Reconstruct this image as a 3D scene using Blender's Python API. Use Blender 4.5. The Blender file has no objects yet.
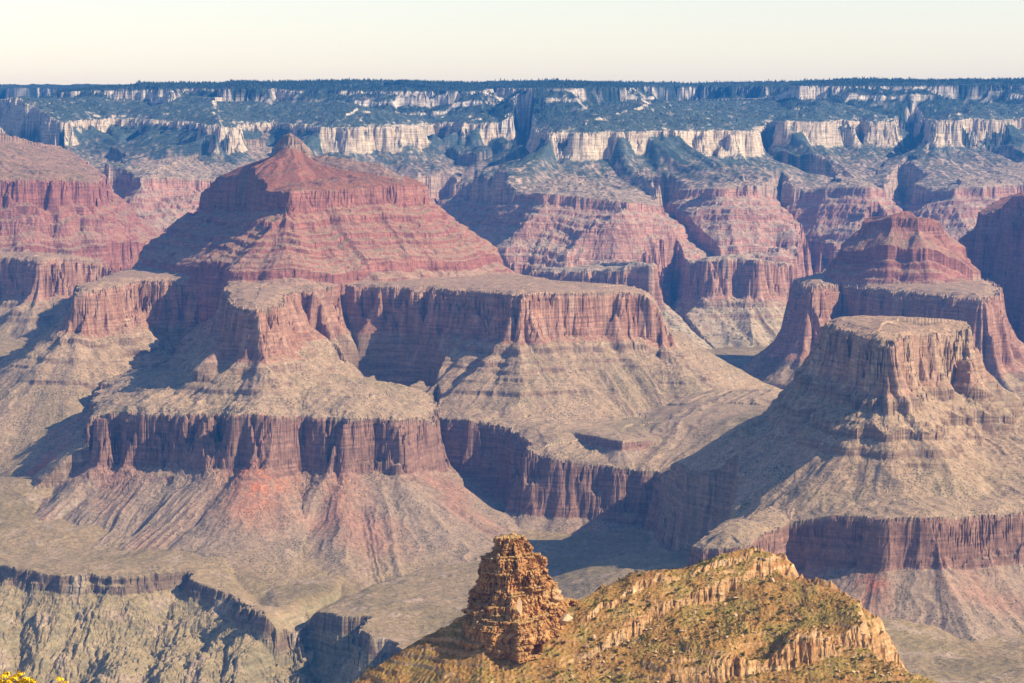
import bpy, math, os
import numpy as np

Q = float(os.environ.get('SCENE_Q', '1.0'))      # grid spacing factor, 1 = final
# ------------------------------------------------------------------ camera, sky, sun, exposure
scene = bpy.context.scene
F = 2250.0                       # focal length in pixels of a 1024 px wide frame
PITCH = -math.atan(211.5 / F)
cam_d = bpy.data.cameras.new('camera')
cam = bpy.data.objects.new('camera', cam_d)
scene.collection.objects.link(cam)
cam_d.sensor_width = 36.0
cam_d.lens = 36.0 * F / 1024.0
cam_d.clip_start = 0.5
cam_d.clip_end = 80000
cam.location = (0, 0, 0)
cam.rotation_euler = (math.pi / 2 + PITCH, 0, 0)
scene.camera = cam

SUN_AZ = math.radians(107)       # clockwise from the view direction (north = +Y)
SUN_EL = math.radians(35)
world = bpy.data.worlds.new('World'); scene.world = world
world.use_nodes = True
wn = world.node_tree
bg = wn.nodes['Background']
sky = wn.nodes.new('ShaderNodeTexSky')
sky.sky_type = 'NISHITA'; sky.sun_disc = False
sky.sun_elevation = SUN_EL; sky.sun_rotation = SUN_AZ
sky.altitude = 2100; sky.air_density = 1.4; sky.dust_density = 0.3; sky.ozone_density = 0.0
tint = wn.nodes.new('ShaderNodeMix'); tint.data_type = 'RGBA'; tint.blend_type = 'MULTIPLY'; tint.inputs[0].default_value = 1.0
tint.inputs[7].default_value = (1.09, 0.98, 1.0, 1)      # white balance of the sky light
wn.links.new(sky.outputs[0], tint.inputs[6]); wn.links.new(tint.outputs[2], bg.inputs[0])
bg.inputs[1].default_value = 0.085
sun_d = bpy.data.lights.new('sun', 'SUN'); sun_d.energy = 4.8; sun_d.angle = math.radians(0.5)
sun_d.color = (1.0, 0.83, 0.58)
sun = bpy.data.objects.new('sun', sun_d); scene.collection.objects.link(sun)
sun.rotation_euler = (math.pi / 2 - SUN_EL, 0, math.pi - SUN_AZ)
scene.view_settings.view_transform = 'Standard'
scene.view_settings.look = 'None'
scene.view_settings.exposure = 0.92
scene.view_settings.gamma = 1.0
scene.view_settings.use_curve_mapping = False
scene.render.filter_size = 1.15
scene.cycles.use_denoising = True
scene.cycles.max_bounces = 3
scene.cycles.diffuse_bounces = 2
scene.cycles.volume_bounces = 0
scene.cycles.use_adaptive_sampling = True
scene.cycles.adaptive_threshold = 0.02
HAZE_DENSITY = 3.2e-5
HAZE_COLOR = (0.04, 0.32, 1.0)

# ------------------------------------------------------------------ noise
_rs = np.random.RandomState(7)
_ang = _rs.rand(256) * 2 * np.pi
_GX = np.cos(_ang).astype(np.float32); _GY = np.sin(_ang).astype(np.float32)

def _hash(xi, yi, seed):
    with np.errstate(over='ignore'):
        h = xi.astype(np.uint32) * np.uint32(374761393) + yi.astype(np.uint32) * np.uint32(668265263) + np.uint32((seed * 1274126177) & 0xffffffff)
        h = (h ^ (h >> np.uint32(13))) * np.uint32(1274126177)
        h ^= h >> np.uint32(16)
    return h

def pn(x, y, seed=0):
    """gradient noise, about -1..1"""
    x = np.asarray(x, np.float32); y = np.asarray(y, np.float32)
    x0 = np.floor(x); y0 = np.floor(y)
    fx = x - x0; fy = y - y0
    xi = x0.astype(np.int32); yi = y0.astype(np.int32)
    ux = fx * fx * fx * (fx * (fx * 6 - 15) + 10)
    uy = fy * fy * fy * (fy * (fy * 6 - 15) + 10)
    def g(a, b, dx, dy):
        k = _hash(xi + a, yi + b, seed) & np.uint32(255)
        return _GX[k] * dx + _GY[k] * dy
    n00 = g(0, 0, fx, fy); n10 = g(1, 0, fx - 1, fy)
    n01 = g(0, 1, fx, fy - 1); n11 = g(1, 1, fx - 1, fy - 1)
    a = n00 + ux * (n10 - n00); b = n01 + ux * (n11 - n01)
    return (a + uy * (b - a)) * 1.5

def fbm(x, y, seed, octs=4, gain=0.5):
    s = 0; a = 1.0; f = 1.0
    for i in range(octs):
        s = s + a * pn(x * f, y * f, seed + i * 17); a *= gain; f *= 2.03
    return s

def sstep(a, b, x):
    t = np.clip((x - a) / (b - a), 0, 1); return t * t * (3 - 2 * t)

# ------------------------------------------------------------------ pixel of the survey sheet -> point
CP, SP = math.cos(PITCH), math.sin(PITCH)
def slope_v(v):
    y = (341.5 - v) / F
    return (y * CP + SP) / (CP - y * SP)
def xs_u(u, v):
    y = (341.5 - v) / F
    return (u - 512) / F / (CP - y * SP)
def P(u, v, r=None, z=None, h=None):
    if r is None: r = z / slope_v(v)
    return (xs_u(u, v) * r, r, slope_v(v) * r, h)
def B(u, r, z, h=None):
    return ((u - 512) / F * r, r, z, h)

# ------------------------------------------------------------------ rim features
FEATS = []
class Feat:
    def __init__(s, name, typ, pts, h, region, prof, warp=1.0, gin=0.02, cap=60, reach=1500, cl=0.28, rill=1.0, clip=()):
        s.name, s.typ, s.region, s.prof, s.warp, s.gin, s.cap, s.reach, s.cl, s.rill, s.clip = name, typ, region, prof, warp, gin, cap, reach, cl, rill, clip
        s.p = np.array([[a[0], a[1], a[2], a[3] if a[3] is not None else h] for a in pts], np.float64)
        FEATS.append(s)

def prof_steps(seed, n, ch, bl, csl=2.6, bsl=0.42, jitter=0.8):
    """ledgy slope: cliffs of about ch metres between benches of about bl metres; returns (s, drop)"""
    r = np.random.RandomState(seed); s = [0.0]; d = [0.0]
    for i in range(n):
        L = bl * (1 + jitter * (r.rand() * 2 - 1)); s.append(s[-1] + L); d.append(d[-1] + L * bsl * (0.7 + 0.6 * r.rand()))
        H = ch * (0.25 + 2.1 * r.rand() ** 2.2); s.append(s[-1] + H / csl); d.append(d[-1] + H)
    return np.array(s), np.array(d)
def prof_pts(*pts):
    a = np.array(pts, float); return a[:, 0], a[:, 1]
def then(p, *pts):
    """continue a profile with (run, slope) pieces"""
    s = list(p[0]); d = list(p[1])
    for run, sl in pts:
        s.append(s[-1] + run); d.append(d[-1] + run * sl)
    return np.array(s), np.array(d)
TALUS = then(prof_pts((0, 0)), (45, .70), (10, 1.9), (60, .62), (8, 1.7), (90, .60), (130, .52), (200, .42), (300, .33), (900, .25), (2000, .2))
GENTLE = then(prof_pts((0, 0)), (60, .5), (700, .38))
TALUS_R = then(prof_pts((0, 0)), (45, .70), (10, 1.9), (60, .62), (8, 1.7), (90, .60), (130, .55), (150, .5), (500, .85), (2000, .5))
TALUS_STEEP = then(prof_pts((0, 0)), (40, .85), (10, 2.0), (80, .72), (9, 1.9), (150, .62), (200, .5), (300, .4), (900, .3), (2000, .2))
MUAV = then(prof_pts((0, 0)), (30, .8), (7, 3.3), (30, .7), (9, 2.8), (45, .76), (7, 2.4), (70, .7), (100, .66), (100, .5), (200, .42), (300, .34), (900, .25))
SCREE = then(prof_pts((0, 0)), (70, .66), (90, .56), (110, .46), (150, .34), (200, .22), (400, .14), (2000, .08))
HERMIT = then(prof_pts((0, 0)), (60, .60), (8, 1.6), (120, .52), (10, 1.5), (300, .46), (900, .4))
def supai(seed, ch=17, bl=26, bsl=.40):
    return then(prof_steps(seed, 26, ch, bl, bsl=bsl), (600, .4), (900, .35))

# --- left pyramid butte
Feat('CI', 'cap', [P(271, 152, 8620), P(275, 142, 8580), P(284, 135, 8560), P(291, 133, 8550), P(299, 137, 8560), P(307, 144, 8580), P(317, 151, 8620), B(300, 8680, -25), B(281, 8700, -30)], 52, 'pyramid', GENTLE, warp=.3, reach=700, cl=.22, clip=('SI',))
Feat('SI', 'supai', [P(198, 195, 9000), P(240, 191, 8560), P(272, 190, 8120), P(286, 191, 7900), P(300, 190, 7950), P(318, 189, 7990), P(345, 189, 8050), P(362, 187, 8115), P(376, 186, 8140), P(395, 184, 8190), P(416, 184, 8290), P(424, 188, 8420), B(415, 8800, -190), B(330, 9000, -190), B(225, 9150, -210)], 75, 'pyramid', supai(3, 15, 27, .42), warp=.6, gin=.12, cap=26, reach=1300, clip=('RI',))
Feat('HI', 'cap', [P(318, 160, 8560), P(345, 167, 8480), P(385, 174, 8420), P(404, 178, 8430), B(400, 8560, -170), B(350, 8620, -130), B(310, 8700, -100)], 9, 'pyramid', GENTLE, warp=.3, gin=.3, cap=20, reach=500, cl=1.0, clip=('SI',))
Feat('RI', 'redwall', [P(72, 296, 7470, h=110), P(85, 291, 7480), P(118, 284, 7640), P(143, 279, 7860), P(172, 278, 7900), P(200, 281, 7850), P(226, 281, 7720), P(235, 300, 6950), P(242, 305, 6700), P(258, 308, 6600), P(270, 306, 6700), P(282, 293, 7180), P(296, 287, 7480), P(318, 287, 7440), P(335, 284, 7640), P(346, 283, 7660), P(400, 286, 7500), P(470, 289, 7310), P(521, 293, 7120), P(530, 291, 7190), P(575, 291, 7260), P(625, 291, 7340), P(645, 294, 7360), P(660, 306, 7360, h=120), P(668, 322, 7420, h=80), B(655, 7560, -545, 80), B(630, 7660, -525), B(560, 7800, -520), B(500, 8400, -515), B(400, 9300, -515), B(200, 9400, -515), B(150, 8900, -520), B(80, 7850, -535, 110)], 142, 'pyramid', TALUS_R, warp=.75, gin=.01, cap=5, reach=2000, clip=('TA', 'TC', 'DL'))
Feat('DL', 'ledge', [B(-400, 6380, -3000), B(20, 6400, -3000), B(84, 6480, -3000), B(125, 6700, -3000), B(140, 8000, -3000), B(-400, 8000, -3000)], 5, 'floor', SCREE, reach=900)
Feat('TA', 'tapeats', [P(92, 418, 6560, h=110), P(104, 410, 6470), P(150, 413, 6400), P(200, 413, 6350), P(255, 412, 6260), P(300, 415, 6320), P(340, 416, 6290), P(385, 418, 6310), P(412, 416, 6430), P(425, 420, 6600), B(440, 7050, -830), B(300, 7400, -800), B(120, 7400, -800), B(96, 7000, -800, 60)], 150, 'pyramid', SCREE, warp=1.15, gin=.2, cap=65, reach=1500, cl=.3)
# --- benches of the middle ground and the right mesa
Feat('TC', 'tapeats', [P(438, 415, 6800, h=200), P(470, 418, 6720, h=205), P(512, 426, 6660, h=200), P(520, 436, 6560, h=190), P(525, 448, 6400, h=180), P(560, 457, 6360, h=165), P(590, 462, 6340, h=155), P(620, 465, 6330, h=155), P(660, 470, 6290, h=155), P(672, 486, 6020, h=145), P(692, 503, 5700, h=130), P(742, 507, 5550, h=100), P(738, 517, 5250, h=70), P(715, 530, 5050, h=60), P(690, 547, 4860, h=50), P(703, 549, 4800, h=60), P(745, 545, 4780, h=80), P(790, 521, 4950), P(840, 513, 4900), P(880, 516, 4840), P(935, 514, 4820), P(950, 516, 4850), P(1000, 511, 4900), P(1040, 508, 4950), P(1150, 505, 5000), B(1250, 5800, -830), B(1150, 7000, -840, 20), B(900, 7300, -860, 20), B(700, 7600, -910, 20), B(430, 7800, -905, 40)], 112, 'benches', SCREE, warp=.42, gin=.18, cap=70, reach=1300, cl=.26)
Feat('UB', 'tapeats', [P(530, 424, 6800), P(540, 429, 6640), P(560, 430, 6640), P(590, 434, 6500), P(620, 440, 6400), P(648, 441, 6480), P(700, 442, 6550), P(760, 438, 6650), B(790, 7100, -880), B(660, 7300, -880), B(500, 7300, -880)], 28, 'benches', SCREE, warp=.5, gin=.02, cap=10, reach=300, cl=.3, clip=('TC',))
Feat('CB', 'ledge', [P(770, 456, 5470), P(800, 460, 5260), P(850, 462, 5150), P(900, 459, 5120), P(940, 455, 5180), P(1000, 470, 5250), P(1100, 470, 5300), B(1200, 6300, -760), B(780, 6200, -790)], 20, 'mesa', SCREE, warp=.6, gin=.15, cap=40, reach=600, clip=('TC',))
Feat('CR', 'redwall', [P(828, 320, 5800), P(836, 323, 5720), P(846, 327, 5600), P(864, 333, 5430), P(881, 340, 5260), P(887, 340, 5240), P(897, 334, 5440), P(920, 331, 5560), P(948, 332, 5620), P(960, 338, 5680), B(960, 5770, -489), B(930, 5830, -488), B(860, 5900, -488), B(832, 5890, -489)], 118, 'mesa', MUAV, warp=.95, gin=.07, cap=14, cl=.36, reach=1300, clip=('TC',))
# --- butte behind the mesa, and the one at the right edge
Feat('BS', 'supai', [P(858, 236, 8550, h=40), P(868, 222, 8460), P(893, 216, 8380), P(918, 218, 8350), P(937, 228, 8380), P(950, 240, 8420), B(940, 8700, -345), B(868, 8700, -335)], 45, 'red_butte', supai(8, 24, 18, .6), warp=.5, gin=.05, cap=10, reach=900, clip=('BR',))
Feat('BR', 'redwall', [P(806, 285, 8150), P(812, 284, 8040), P(824, 283, 8150), P(840, 283, 8330), P(890, 288, 8000), P(940, 293, 7750), P(982, 297, 7560), P(990, 294, 7640), P(998, 290, 7900), B(990, 8500, -560), B(930, 9200, -560), B(830, 9200, -560), B(800, 8600, -560)], 235, 'red_butte', TALUS_STEEP, warp=.6, gin=.02, cap=8, reach=1800)
Feat('ES', 'supai', [P(983, 213, 9350), P(1000, 207, 9300), P(1012, 196, 9220), P(1060, 190, 8800), P(1200, 190, 8500), B(1300, 10000, -250), B(1000, 10200, -300)], 80, 'shaded_butte', supai(9, 26, 22, .5), warp=.7, gin=.12, cap=60, reach=1000, clip=('ER',))
Feat('ER', 'redwall', [P(948, 258, 9700), P(985, 275, 9300), P(1030, 290, 8900), P(1150, 300, 8600), B(1300, 9000, -640), B(1300, 10800, -620), B(950, 10600, -580)], 210, 'shaded_butte', TALUS_STEEP, warp=.8, gin=.08, cap=40, reach=1800)
# --- butte at the left edge
Feat('LS', 'supai', [P(-150, 177, 9550), P(0, 179, 9700), P(55, 179, 9800), P(84, 181, 9870), P(92, 184, 10150), B(105, 10800, -215), B(70, 11700, -100), B(-150, 11700, -60)], 125, 'left_butte', supai(12), warp=.7, gin=.18, cap=230, reach=1300, clip=('LR',))
Feat('LR', 'redwall', [P(-150, 258, 9150), P(0, 256, 9300), P(40, 259, 9150), P(60, 258, 9300), P(78, 257, 9450), P(108, 262, 9550), P(128, 256, 9900), B(165, 10600, -560), B(200, 11600, -540), B(-150, 12000, -540)], 150, 'left_butte', TALUS, warp=.8, gin=.06, cap=60, reach=1800)
# --- north wall
Feat('RN', 'redwall', [P(100, 240, 11200), P(300, 242, 11100), P(430, 262, 10900), P(500, 268, 10500), P(556, 271, 10200), P(628, 269, 9950), P(651, 263, 9980), P(657, 268, 10500), P(673, 263, 10950), P(690, 263, 10650), P(699, 259, 10200), P(725, 258, 10100), P(752, 258, 10130), P(777, 262, 10450), P(790, 268, 11200), P(803, 262, 11500), P(840, 258, 11300), P(880, 256, 11700), P(915, 255, 11300), P(960, 250, 11200), P(1200, 250, 10900), B(1400, 17000, -560), B(-100, 17000, -560), B(80, 12000, -560)], 170, 'north_wall', TALUS, warp=1.3, gin=.07, cap=70, reach=2000)
Feat('SN', 'supai', [P(100, 176, 11900), P(150, 178, 11500), P(200, 180, 11700), P(300, 182, 11900), P(400, 186, 12000), P(440, 188, 12500), P(470, 190, 12000), P(525, 194, 11000), P(545, 193, 10800), P(575, 195, 10750), P(618, 201, 10650), P(640, 205, 10900), P(655, 195, 11600), P(690, 189, 11400), P(722, 188, 11100), P(746, 187, 11150), P(755, 189, 11800), P(778, 200, 12500), P(797, 195, 11900), P(830, 188, 11800), P(862, 187, 11700), P(880, 188, 12000), P(905, 192, 12800), P(922, 195, 11900), P(960, 188, 11800), P(1000, 186, 11900), P(1040, 185, 12000), P(1200, 185, 11600), B(1400, 17000, -250), B(-100, 17000, -250), B(60, 13000, -220)], 46, 'north_wall', supai(5, 14, 28), warp=1.3, gin=.17, cap=200, reach=1300, clip=('RN',))
Feat('CN', 'coco', [P(-200, 126, 11400), P(0, 125, 11650), P(25, 128, 11750), P(34, 124, 12300), P(60, 122, 13000), P(110, 118, 13500), P(160, 120, 13200), P(200, 122, 12900), P(212, 127, 12300), P(229, 128, 12380), P(238, 124, 13000), P(270, 122, 13300), P(305, 124, 12800), P(325, 127, 12480), P(345, 127, 12480), P(419, 125, 12900), P(427, 123, 13600), P(450, 122, 13500), P(466, 123, 13100), P(508, 123, 13200), P(515, 122, 13900), P(535, 123, 13500), P(548, 131, 12000), P(556, 132, 11760), P(600, 132, 11820), P(640, 131, 11900), P(690, 130, 12080), P(740, 130, 12280), P(746, 129, 12800), P(768, 122, 13700), P(789, 121, 12900), P(850, 121, 13000), P(857, 119, 13500), P(865, 121, 13080), P(893, 121, 13180), P(900, 118, 14100), P(925, 118, 13900), P(934, 120, 12800), P(1003, 120, 12950), P(1010, 118, 13600), P(1060, 118, 13300), P(1200, 118, 13000), B(1400, 18000, 60), B(-400, 18000, 60)], 138, 'north_wall', then(prof_pts((0, 0)), (70, .62), (90, .5), (130, .36), (300, .25), (900, .2)), warp=1.2, gin=.2, cap=120, reach=1600, clip=('SN', 'LS'))
Feat('KN', 'kaibab', [P(60, 93, 14900), P(92, 90, 14200), P(150, 89, 14000), P(175, 90, 13850), P(186, 88, 14500), P(222, 89, 13900), P(260, 89, 13900), P(275, 87, 14600), P(300, 90, 14000), P(400, 91, 13900), P(480, 91, 14000), P(490, 88, 14700), P(520, 88, 14400), P(537, 88, 13500), P(620, 88, 13700), P(632, 87, 15400), P(700, 87, 15600), P(780, 86, 15000), P(798, 86, 14150), P(900, 86, 14250), P(1000, 85, 14200), P(1100, 85, 14300), P(1400, 85, 14300), B(1400, 22000, 300), B(300, 22000, 300), B(60, 17000, 280)], 80, 'north_wall', then(prof_pts((0, 0)), (120, .5), (8, 2.6), (150, .48), (900, .42)), warp=1.4, gin=.06, cap=32, reach=1300, clip=('CN',))
Feat('FN', 'kaibab', [P(-300, 88, 17600), P(60, 88, 17600), P(120, 88, 17400), B(300, 17700, 310), B(300, 24000, 330), B(-300, 24000, 330)], 100, 'far_rim', HERMIT, warp=1.4, gin=.04, cap=30, reach=4000)

# floor of the canyon (Tonto level) as height control points
FLOOR = [P(-100, 510, 6350), P(40, 480, 6500), P(100, 515, 6270), P(100, 555, 5930), P(-100, 555, 5900), P(200, 532, 6150), P(200, 560, 5850), P(330, 530, 6200), P(440, 530, 6280), P(380, 565, 5900), P(300, 590, 5650), P(440, 600, 5480), P(440, 640, 5150), P(560, 572, 5750), P(650, 558, 5480), P(640, 600, 5050), P(690, 570, 5200), P(860, 620, 4640), P(1000, 650, 4500), P(900, 668, 4350), P(1100, 650, 4450), B(512, 3900, -1120), B(900, 3800, -1030), B(100, 4500, -1170),
         P(760, 385, 8300), P(700, 360, 9000), P(740, 352, 9600), P(560, 350, 9500), P(1000, 380, 8000), P(200, 330, 9500), P(0, 345, 8700), P(-100, 345, 8700), B(600, 12000, -850), B(100, 12000, -850), B(1100, 12000, -850), B(512, 20000, -850), B(512, 1500, -1100), B(1400, 7000, -950), B(-500, 7000, -1000)]
FLOOR = np.array([p[:3] for p in FLOOR])
GORGE = np.array([p[:2] for p in [P(-250, 566, z=-1120), P(0, 568, z=-1120), P(15, 572, z=-1120), P(60, 574, z=-1120), P(125, 576, z=-1120), P(150, 572, z=-1120), P(190, 568, z=-1120), P(207, 580, z=-1130), P(238, 590, z=-1135), P(255, 610, z=-1145), P(278, 618, z=-1150), P(303, 607, z=-1150), P(330, 612, z=-1150), P(362, 618, z=-1152), P(368, 634, z=-1155), P(400, 640, z=-1155), P(430, 656, z=-1160), P(470, 668, z=-1160), P(560, 700, z=-1160), B(600, 3600, 0), B(500, 2600, 0), B(-900, 2600, 0)]])
WASH = np.array([p[:2] for p in [P(520, 545, 6100), P(450, 556, 6000), P(400, 570, 5870), P(365, 580, 5720), P(330, 598, 5560), P(300, 612, 5400), P(268, 640, 5150)]])
WASH2 = np.array([p[:2] for p in [P(90, 470, 6500), P(140, 500, 6350), P(215, 528, 6180), P(240, 560, 5900), P(262, 600, 5450)]])

def polydist(px, py, poly, closed=True):
    """unsigned distance, inside flag, nearest segment index and fraction"""
    n = len(poly); best = np.full(px.shape, 1e18, np.float32); bi = np.zeros(px.shape, np.int16); bt = np.zeros(px.shape, np.float32)
    ins = np.zeros(px.shape, bool)
    for i in range(n if closed else n - 1):
        ax, ay = poly[i][:2]; bx, by = poly[(i + 1) % n][:2]
        dx, dy = bx - ax, by - ay; L2 = dx * dx + dy * dy + 1e-9
        t = np.clip(((px - np.float32(ax)) * np.float32(dx) + (py - np.float32(ay)) * np.float32(dy)) * np.float32(1 / L2), 0, 1)
        ex = px - np.float32(ax) - t * np.float32(dx); ey = py - np.float32(ay) - t * np.float32(dy)
        d = ex * ex + ey * ey
        m = d < best; best[m] = d[m]; bi[m] = i; bt[m] = t[m]
        if closed and ay != by:
            c = ((ay > py) != (by > py)) & (px < np.float32(dx / (by - ay)) * (py - np.float32(ay)) + np.float32(ax))
            ins ^= c
    return np.sqrt(best), ins, bi, bt

def build_heights(X, Y):
    shp = X.shape; x = X.ravel().astype(np.float32); y = Y.ravel().astype(np.float32); n = x.size
    # shared noise in plan
    N900 = pn(x / 950, y / 950, 6); N400 = pn(x / 420, y / 420, 1); N400b = pn(x / 330, y / 330, 8); N150 = pn(x / 150, y / 150, 2); N150b = pn(x / 150, y / 150, 12); N60 = pn(x / 62, y / 62, 3); N25 = pn(x / 26, y / 26, 4); N11 = pn(x / 11, y / 11, 5)
    ridge = lambda a: 1 - 2 * np.abs(a)
    mod = np.clip(.75 + 1.1 * N400b, .15, 1.7)
    W = 30 * N400 + 26 * (ridge(N150) - .45) + 12 * mod * (ridge(N60) - .45) + 5 * (1.6 - mod) * (ridge(N25) - .45) + 6 * np.round(2.3 * pn(x / 52, y / 52, 9)) + 3 * np.round(2.3 * pn(x / 24, y / 24, 10)) + 2.6 * N11
    # floor
    w = np.zeros(n, np.float32); zf = np.zeros(n, np.float32)
    for fx, fy, fz in FLOOR:
        d2 = (x - fx) ** 2 + (y - fy) ** 2; k = 1 / (d2 + 90.0 ** 2) ** 1.5
        w += k; zf += k * np.float32(fz)
    zf /= w
    zf += 14 * pn(x / 700, y / 700, 21) + 7 * pn(x / 240, y / 240, 22) + 3 * ridge(pn(x / 90, y / 90, 23)) + 1.2 * ridge(N25)
    for wash, dep, wid in ((WASH, 52, 34), (WASH2, 16, 30)):
        d, _, _, _ = polydist(x + 18 * N150, y + 18 * N60, wash, False)
        zf -= dep * np.exp(-(d / wid) ** 2) * 1.0
    z = zf.copy(); lab = np.full(n, -1, np.int16); dep = np.zeros(n, np.float32); hh = np.full(n, 50, np.float32); under = np.zeros(n, np.float32)
    # features, lower ones first so that clips know their rims
    S = {}
    order = ['DL', 'TA', 'TC', 'UB', 'CB', 'RI', 'CR', 'BR', 'ER', 'LR', 'RN', 'SI', 'CI', 'HI', 'BS', 'ES', 'LS', 'SN', 'CN', 'KN', 'FN']
    fd = {f.name: (i, f) for i, f in enumerate(FEATS)}
    for nm in order:
        i, f = fd[nm]
        p = f.p; R = f.reach
        m = np.nonzero((x > p[:, 0].min() - R) & (x < p[:, 0].max() + R) & (y > p[:, 1].min() - R) & (y < p[:, 1].max() + R))[0]
        px, py = x[m], y[m]
        wa = 34 if f.region in ('north_wall', 'far_rim', 'left_butte') else 14
        d, ins, bi, bt = polydist(px + wa * N150[m], py + wa * N150b[m], p[:, :2])
        bj = (bi + 1) % len(p)
        A = p[bi]; Bq = p[bj]; t = bt[:, None].astype(np.float64)
        near = A + (Bq - A) * t
        zn = near[:, 2].astype(np.float32); h = near[:, 3].astype(np.float32)
        s = np.where(ins, -d, d)
        if f.typ == 'tapeats':                          # even out the surface of the bench away from its rim
            wz = np.zeros(px.shape, np.float32); zi = np.zeros(px.shape, np.float32)
            for r_ in p:
                k_ = 1 / ((px - np.float32(r_[0])) ** 2 + (py - np.float32(r_[1])) ** 2 + 150.0 ** 2); wz += k_; zi += k_ * np.float32(r_[2])
            wt = np.exp(-np.maximum(-s, 0) / 110); zn = zn * wt + zi / wz * (1 - wt)
        big = f.region in ('north_wall', 'far_rim')
        keep = .62 if f.typ in ('supai', 'kaibab') else .2
        sn = s - f.warp * W[m] * np.clip(h / 60, .25, 1) * (keep + (1 - keep) * np.exp(-np.maximum(s - .2 * h, 0) / 70))
        if big: sn = sn - 65 * N900[m] - (75 if nm in ('SN', 'RN') else 45) * (ridge(N400[m]) - .45)
        if f.typ in ('supai', 'coco', 'kaibab'): sn = sn - f.warp * 10 * N400[m]
        inv = 1 / np.maximum(d, 1)
        qx = (near[:, 0] + (px - near[:, 0]) * inv * 140).astype(np.float32); qy = (near[:, 1] + (py - near[:, 1]) * inv * 140).astype(np.float32)
        kk = 2.2 if big else 1.0
        a1 = pn(qx / (210 * kk), qy / (210 * kk), 51); a2 = pn(qx / (70 * kk), qy / (70 * kk), 52)
        if f.typ == 'kaibab': h = h * (.15 + .85 * sstep(-.25, .3, a1 + .4 * a2))
        elif f.typ == 'supai': h = h * (.78 + .3 * sstep(-.5, .3, a1))
        elif f.typ == 'coco': h = h * (.2 + .8 * sstep(-.42, .05, a1 + .5 * a2))
        c = np.maximum(f.cl * (1 + (.5 if f.typ == 'tapeats' else .9) * np.clip(a2 + .5 * a1, -.6, 1)), .13) * h
        fr = np.clip(sn / np.maximum(c, 1), 0, 1)
        cliff = h * np.interp(fr, [0, .10, .20, .30, .42, .50, .72, .82, 1], [0, .13, .17, .36, .52, .56, .80, .84, 1]).astype(np.float32)
        s2 = np.maximum(sn - c, 0)
        tal = np.interp(s2, f.prof[0], f.prof[1]).astype(np.float32)
        amp = np.clip(s2 / 160, 0, 1) * f.rill
        if f.typ in ('supai', 'kaibab'): amp = amp * .8
        k = 1.7 if big else 1.0
        wob = 14 * N60[m]
        r1 = ridge(pn((qx + wob) / (95 * k), (qy - wob) / (95 * k), 41)); r2 = ridge(pn((qx + wob) / (34 * k), (qy + wob) / (34 * k), 42)); r3 = ridge(pn((qx + 5 * N25[m]) / (13 * k), qy / (13 * k), 43))
        rill = amp * k * (10 * r1 + 4.0 * r2 + 1.2 * r3)
        inside_up = np.minimum(np.maximum(-sn, 0) * f.gin, f.cap)
        if nm == 'TC': inside_up = inside_up * (1 - .9 * np.exp(-((px / py * F + 512 - 610) / 70) ** 2))
        rin = np.clip(-s / 90, 0, 1) * (1.6 if big else 1) * (.22 if f.typ == 'redwall' else 1)
        inside_up = inside_up + rin * (7 * r1 + 3 * r2 + (0 if f.typ == 'tapeats' else 1) * (3 * N60[m] + 1.5 * ridge(N25[m])))
        ztop = zn + np.where(sn < 0, inside_up + 1.5 * ridge(N60[m]) + 2.0 * N150[m] * np.clip(-sn / 60, 0, 1), 0)
        rim = np.clip(1 - np.abs(sn) / 45, 0, 1)
        zz = ztop - cliff - tal + rill - np.where(sn < 0, rim * h * .06 * (1 + N60[m]), 0)
        if f.typ in ('redwall', 'tapeats') and not big:
            lvl = zz + 5 * N150[m]; led = lvl / 31.0 + .5 * a1; fl = led - np.floor(led)
            zz = zz + np.clip(.1 + 1.5 * pn(qx / 260, qy / 260 + zz / 90, 55), 0, 1) * (0 if f.region in ('mesa', 'benches') else 7) * (sstep(.6, .82, fl) - fl) * np.where(f.typ == 'redwall', sstep(20, 60, s2), np.clip(-sn / 60, 0, 1))
        if f.name in ('RI', 'CR'):
            # short broken ledges that crop out along the shale slope
            g = zn - h - zz
            for L, A, sd in ((30, 13, 1), (72, 15, 2), (112, 12, 3), (150, 11, 4)):
                mk = np.clip(.15 + 2.2 * pn(qx / 190 + sd * 7, qy / 190, 56), 0, 1)
                zz = zz - mk * A * (sstep(L - .5, L + 3, g) - np.clip((g - L + 24) / 48, 0, 1)) * (s2 > 5)
        # debris cones that climb the cliff foot
        cone = np.clip(a1 * .8 + a2 * .7, 0, 1)
        zc = zn - h * (1 - (.22 if f.typ == 'tapeats' else .5) * cone) - .74 * np.maximum(sn - .1 * h, 0) + rill
        zz = np.where((sn > .1 * h) & (sn < c + 90) & (h > 15), np.maximum(zz, np.minimum(zc, zn - .25 * h)), zz)
        for c_ in f.clip:
            pass
        if f.clip:
            sc = np.full(px.shape, 1e9, np.float32)
            for c_ in f.clip:
                sc = np.minimum(sc, S[c_][m])
            if nm == 'RI': sc = sc * (1 - sstep(7200, 7500, py))
            zz = zz - 5.0 * np.maximum(sc, 0)
        full = np.full(n, 1e9, np.float32); full[m] = sn; S[nm] = full
        if f.reach: zz = np.where(s > R, -1e5, zz)
        g = zz > z[m]
        mg = m[g]
        z[mg] = zz[g]; lab[mg] = i; dep[mg] = (zn - zz)[g]; hh[mg] = h[g]
    # gorge
    d, ins, bi, bt = polydist(x, y, GORGE)
    sg = np.where(ins, d, -d) + .9 * W
    drop = np.interp(sg, [-1e6, 0, 8, 14, 24, 60, 300, 600, 1000], [0, 0, 18, 20, 36, 48, 128, 245, 340]).astype(np.float32)
    drop = drop * (1 + 1.3 * np.exp(-((x + 440) / 150) ** 2))
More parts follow.
